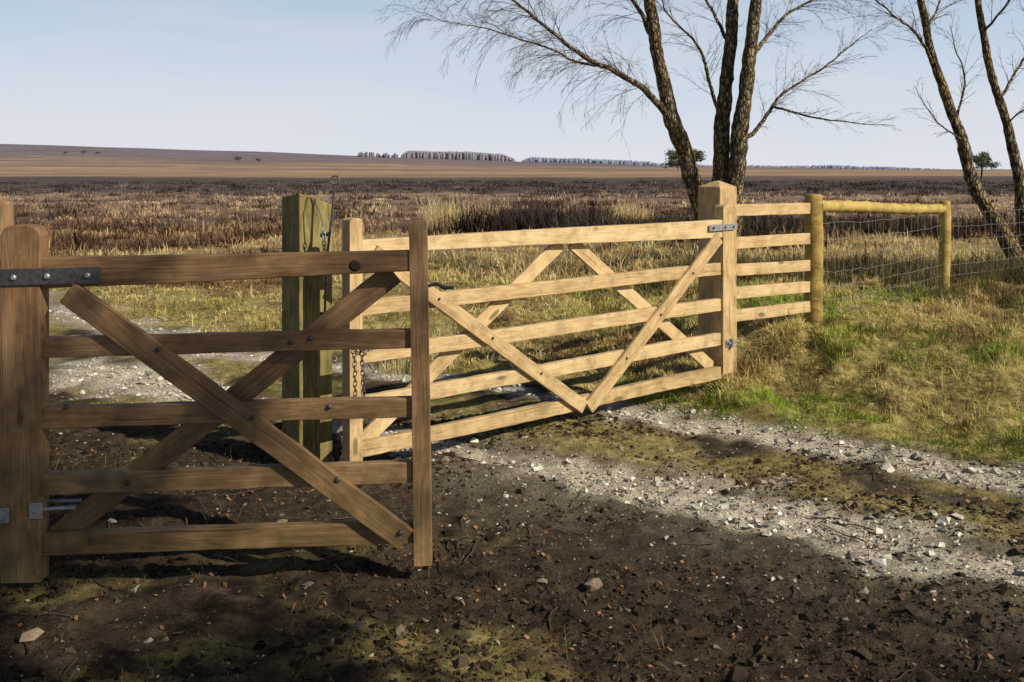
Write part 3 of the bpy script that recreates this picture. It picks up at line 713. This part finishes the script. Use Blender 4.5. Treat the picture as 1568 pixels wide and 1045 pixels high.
limbs = [
 ([q(1024, 180, -.2), q(1000, 150, -.4), q(975, 127, -.6), q(935, 103, -.8), q(890, 80, -1.0), q(850, 50, -1.2), q(805, 15, -1.4), q(760, -20, -1.5), q(700, -60, -1.6)], [.055, .05, .042, .034, .03, .024, .018, .012, .006], 1.0, .95, .32),
 ([q(935, 103, -.8), q(890, 98, -.6), q(840, 72, -.5), q(790, 55, -.4), q(735, 40, -.3), q(680, 30, -.2), q(640, 15, -.2)], [.022, .018, .014, .011, .008, .005, .003], 1.0, .75, .38),
 ([q(1005, 70, -.2), q(985, 20, 0), q(950, -30, .2), q(890, -65, .3), q(820, -80, .4)], [.04, .03, .025, .015, .006], .9, 1.0, .28),
 ([q(1100, 170, .2), q(1085, 130, 0), q(1078, 90, -.1), q(1060, 60, -.2), q(1020, 20, -.3), q(1000, -40, -.3)], [.03, .026, .022, .018, .012, .006], .8, .6, .12),
 ([q(1133, 215), q(1155, 205, .1), q(1180, 168, .2), q(1190, 150, .3), q(1225, 128, .4), q(1262, 108, .5), q(1300, 75, .6), q(1335, 45, .6)], [.04, .032, .026, .022, .018, .014, .01, .004], .8, .65, .14),
 ([q(1182, 163, .2), q(1215, 172, 0), q(1260, 182, -.2), q(1310, 186, -.3), q(1375, 192, -.4)], [.02, .016, .012, .008, .003], .6, .38, .16),
 ([q(1148, 90), q(1180, 50, .3), q(1210, 20, .5), q(1260, 0, .6), q(1300, -30, .6)], [.035, .028, .02, .014, .006], .9, .85, .14),
 ([q(1118, 70, .2), q(1100, 30, .5), q(1075, -10, .7), q(1050, -60, .9)], [.03, .024, .018, .01], .7, .7, .12),
 ([q(1158, 5), q(1210, -60, .3), q(1270, -80, .5), q(1330, -90, .6)], [.04, .03, .02, .008], .7, .9, .24)]
tree('birch_tree', [trA, trB, trC], limbs, 11)
TX = 12.0
trD = ([q(1582, 500), q(1562, 405), q(1532, 350), q(1502, 305), q(1481, 258, .1), q(1472, 205, .1), q(1452, 160, .2), q(1434, 110, .2), q(1422, 60, .2), q(1408, 0, .2), q(1392, -110, .2), q(1370, -260, .3), q(1350, -380, .3)], [.13, .105, .09, .08, .075, .068, .06, .052, .048, .043, .035, .02, .008])
trE = ([q(1590, 500, .1), q(1574, 400, .1), q(1565, 320), q(1556, 255), q(1546, 200), q(1528, 150), q(1513, 95), q(1504, 45), q(1497, -5), q(1485, -130), q(1480, -300)], [.12, .085, .07, .062, .055, .05, .045, .04, .036, .025, .01])
limbsD = [
 ([q(1430, 100, .2), q(1412, 62, 0), q(1390, 38, -.2), q(1362, 20, -.3), q(1330, -10, -.4), q(1300, -40, -.4)], [.022, .018, .014, .011, .008, .004], .9, .65, .14),
 ([q(1466, 178, .2), q(1476, 140, .4), q(1478, 110, .5), q(1462, 80, .6), q(1455, 40, .6)], [.016, .013, .011, .008, .004], .7, .4, .1),
 ([q(1474, 215), q(1440, 190, -.2), q(1415, 160, -.3), q(1400, 130, -.3)], [.012, .009, .006, .003], .7, .35, .1),
 ([q(1530, 150), q(1552, 110, .2), q(1580, 70, .3), q(1620, 30, .4)], [.02, .016, .011, .005], .8, .6, .12),
 ([q(1505, 50), q(1530, 20, -.2), q(1560, -20, -.3), q(1600, -60, -.4)], [.018, .013, .01, .004], .8, .6, .12),
 ([q(1540, 190), q(1560, 170, -.2), q(1590, 160, -.3)], [.012, .008, .004], .9, .4, .12),
 ([q(1408, 0, .2), q(1370, -50, .4), q(1320, -80, .5)], [.03, .02, .008], .8, .8, .25),
 ([q(1418, 45, .2), q(1440, 10, .5), q(1460, -40, .7)], [.018, .012, .005], .8, .6, .1)]
tree('birch_tree', [trD, trE], limbsD, 23)

# Pines standing to the right of / behind the viewpoint: they throw the foreground shade
def pine(name, x, y, ht, rad, z0, nl, seed, sz=.16, col=(.05, .07, .03)):
    g = np.random.default_rng(seed); T = Tubes(); zb = hz(x, y)
    zs = np.linspace(zb - .2, ht, 16); T.add(np.stack([x + .05 * np.sin(zs), y + .04 * np.cos(zs * 1.3), zs], -1), np.linspace(.16, .02, 16) * ht / 8, 12, rough=.1)
    cl = []
    for k in range(int(26 * ht / 8) + 8):
        z = g.uniform(z0, ht * .97); a = g.random() * 6.28; rr = rad * (1 - .55 * ((z - z0) / (ht - z0)) ** 1.5) * g.uniform(.55, 1)
        tip = V(x + math.cos(a) * rr, y + math.sin(a) * rr, z + .15 * rr)
        T.add(np.array([V(x, y, z - .2), V(x + math.cos(a) * rr * .5, y + math.sin(a) * rr * .5, z), tip]), [.035, .022, .008], 5)
        for q_ in (.45, .7, 1): cl.append(V(x, y, z - .1) * (1 - q_) + tip * q_)
    cl = np.array(cl); e = empty(name, (x, y, zb)); T.build('trunk_and_limbs', M_BARK, e)
    n = nl; c = cl[g.integers(len(cl), size=n)] + g.normal(0, 1, (n, 3)) * V(.26, .26, .16) * (rad / 2)
    d1 = g.normal(0, 1, (n, 3)); d1 /= np.linalg.norm(d1, axis=1)[:, None]; d2 = np.cross(d1, g.normal(0, 1, (n, 3))); d2 /= np.linalg.norm(d2, axis=1)[:, None]
    s = sz * g.uniform(.5, 1.2, (n, 1)); v = np.stack([c - d1 * s, c + d2 * s * .35, c + d1 * s], 1).reshape(-1, 3) - np.array(e.location)
    f = np.arange(n * 3).reshape(-1, 3); cc = np.repeat(V(*col) * g.uniform(.6, 1.5, (n, 1)), 3, 0)
    mesh_np('needle_foliage', v, [f], M_LEAF, cc, parent=e)
    return e
SH = V(.86, -.51, 0); NH = V(-.51, -.86, 0)
for k, (a, b, ht, rd, nl) in enumerate(((9.5, 2.3, 11.5, 1.75, 4800), (8.5, 5.0, 10.4, 1.8, 5400), (11.5, 7.2, 11, 2.0, 5000))):
    p = V(.2, 4.68, 0) + SH * a + NH * b; pine('pine_tree', p[0], p[1], ht, rd, 1.8, nl, 100 + k)

def far_pine(x, y, ht, w, seed):
    g = np.random.default_rng(seed); zb = hz(x, y); e = empty('pine_tree', (x, y, zb)); T = Tubes()
    T.add(np.array([(x, y, zb - .3), (x + w * .04, y, zb + ht * .4), (x - w * .03, y, zb + ht * .8)]), [w * .04, w * .03, w * .015], 7)
    for k in range(7):
        a = g.random() * 6.28; T.add(np.array([(x, y, zb + ht * .5), (x + math.cos(a) * w * .4, y + math.sin(a) * w * .4, zb + ht * g.uniform(.65, .9))]), [w * .015, w * .006], 4)
    T.build('trunk_and_limbs', M_BARK, e)
    n = 3400; cl = np.stack([g.uniform(-.42, .42, 22) * w, g.normal(0, .22, 22) * w, g.uniform(.5, .95, 22) * ht], -1)
    c = cl[g.integers(22, size=n)] + g.normal(0, 1, (n, 3)) * V(.08 * w, .08 * w, .05 * ht)
    d1 = g.normal(0, 1, (n, 3)); d2 = g.normal(0, 1, (n, 3)); s = .022 * w
    v = np.stack([c - d1 * s, c + d2 * s, c + d1 * s], 1).reshape(-1, 3)
    mesh_np('needle_foliage', v, [np.arange(n * 3).reshape(-1, 3)], M_LEAF, np.repeat(V(.13, .14, .08) * g.uniform(.6, 1.5, (n, 1)), 3, 0), parent=e)
far_pine(43.0, 250, 7.2, 9.5, 1); far_pine(89.5, 190, 5.4, 5.2, 2)
for k, (px, yy, ht) in enumerate(((365, 900, 6), (396, 900, 4.5), (100, 1300, 5), (128, 1350, 6), (150, 1320, 5))):
    far_pine((px - 784) / 1524 * yy, yy, ht, ht * 1.1, 20 + k)
g = np.random.default_rng(5); vs = []; fs = []; cs = []; o = 0
def block(px0, px1, yy, n, h0, h1, col, dep=60, taper=True):
    global o
    for k in range(n):
        y = yy + g.random() * dep; u = g.random(); x = (px0 + (px1 - px0) * u - 784) / 1524 * y; zb = hz(x, y) - 1
        h = g.uniform(h0, h1) * (.85 + .25 * float(fbm(np.array([x * .03]), np.array([0.]), 3, 5)[0]))
        if taper: h *= min(1, .45 + u * 12, .45 + (1 - u) * 5)
        w = g.uniform(1.6, 3.2)
        prof = [(0, .8), (.4, 1), (.75, .7), (1, .1)]; base = o
        for (t_, ww) in prof:
            for a in range(5):
                an = a * 1.2566; rr = w * ww * g.uniform(.75, 1.2); vs.append((x + math.cos(an) * rr, y + math.sin(an) * rr, zb + h * t_)); cs.append(V(*col) * g.uniform(.9, 1.1)); o += 1
        for i_ in range(3):
            for a in range(5): fs.append((base + i_ * 5 + a, base + i_ * 5 + (a + 1) % 5, base + i_ * 5 + 5 + (a + 1) % 5, base + i_ * 5 + 5 + a))
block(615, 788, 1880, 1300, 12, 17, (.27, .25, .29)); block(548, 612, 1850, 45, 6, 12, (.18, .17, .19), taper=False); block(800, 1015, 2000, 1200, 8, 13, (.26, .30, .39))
block(1000, 1340, 2200, 1400, 8, 12, (.28, .33, .45)); block(1320, 1640, 2200, 1200, 7, 10, (.28, .33, .45), taper=False)  # blue-grey tree colours have the distance haze mixed in
mesh_np('distant_forest', np.array(vs), [np.array(fs)], plant_mat('haze_tinted_forest', 0), np.array(cs))

T = Tubes()
for k in range(60):
    x0 = rng.uniform(-2.2, 2.6); y0 = rng.uniform(2.9, 5.4); a = rng.random() * 6.28; ln = rng.uniform(.06, .32); n = 7
    q_ = np.linspace(0, 1, n); xx = x0 + np.cos(a) * ln * q_ + rng.normal(0, .006, n); yy = y0 + np.sin(a) * ln * q_ + rng.normal(0, .006, n)
    T.add(np.stack([xx, yy, H(xx, yy) + .008], -1), np.linspace(.0035, .0015, n), 5)
T.build('fallen_twigs', M_TWIG)

# ------------------------------------------------------------------ light, sky, camera
EL = math.radians(34); AZ = math.atan2(.86, -.51)
w = bpy.data.worlds.new('World'); scene.world = w; w.use_nodes = True; nt = w.node_tree; nt.nodes.clear()
sky = nt.nodes.new('ShaderNodeTexSky'); sky.sky_type = 'NISHITA'; sky.sun_disc = False; sky.sun_elevation = EL; sky.sun_rotation = AZ
sky.air_density = 1.0; sky.dust_density = 1.0; sky.ozone_density = 1.5
tc = nt.nodes.new('ShaderNodeTexCoord'); sx = nt.nodes.new('ShaderNodeSeparateXYZ'); L(nt, tc.outputs['Generated'], sx.inputs[0])
hzr = ramp(nt, sx.outputs[2], [(0.0, (.98, .98, .98)), (.10, (.92, .92, .92)), (.175, (.80, .80, .80)), (.22, (.20, .20, .20)), (.32, (.0, .0, .0))])
cn = noise(nt, mapping(nt, tc.outputs['Generated'], (1.6, 1.6, 7.0)), 1.6, 5, .55, .5)
cf = ramp(nt, cn, [(.42, (0, 0, 0)), (.68, (1, 1, 1))])
vert = ramp(nt, sx.outputs[2], [(0, (13.8, 14.2, 15.2)), (.18, (9.3, 12.0, 15.2))])
haze = mix(nt, math_(nt, 'MULTIPLY', cf, .6), vert, (14.2, 14.0, 14.8))
colr = mix(nt, hzr, sky.outputs[0], haze)
bg = nt.nodes.new('ShaderNodeBackground'); bg.inputs[1].default_value = .055; L(nt, colr, bg.inputs[0])
wo = nt.nodes.new('ShaderNodeOutputWorld'); L(nt, bg.outputs[0], wo.inputs[0])
sd = bpy.data.lights.new('sun', 'SUN'); sd.energy = 5.0; sd.angle = math.radians(.5); sd.color = (1, .92, .75)
so = bpy.data.objects.new('sun', sd); scene.collection.objects.link(so)
d = Vector((.86 * math.cos(EL), -.51 * math.cos(EL), math.sin(EL))); so.rotation_euler = d.to_track_quat('Z', 'Y').to_euler(); so.location = (8, -8, 12)
cd = bpy.data.cameras.new('camera'); co = bpy.data.objects.new('camera', cd); scene.collection.objects.link(co)
cd.lens = 35; cd.sensor_width = 36; cd.shift_y = -.1642; cd.clip_start = .1; cd.clip_end = 12000
co.location = (0, 0, 1.52); co.rotation_euler = (math.radians(90), 0, 0); scene.camera = co
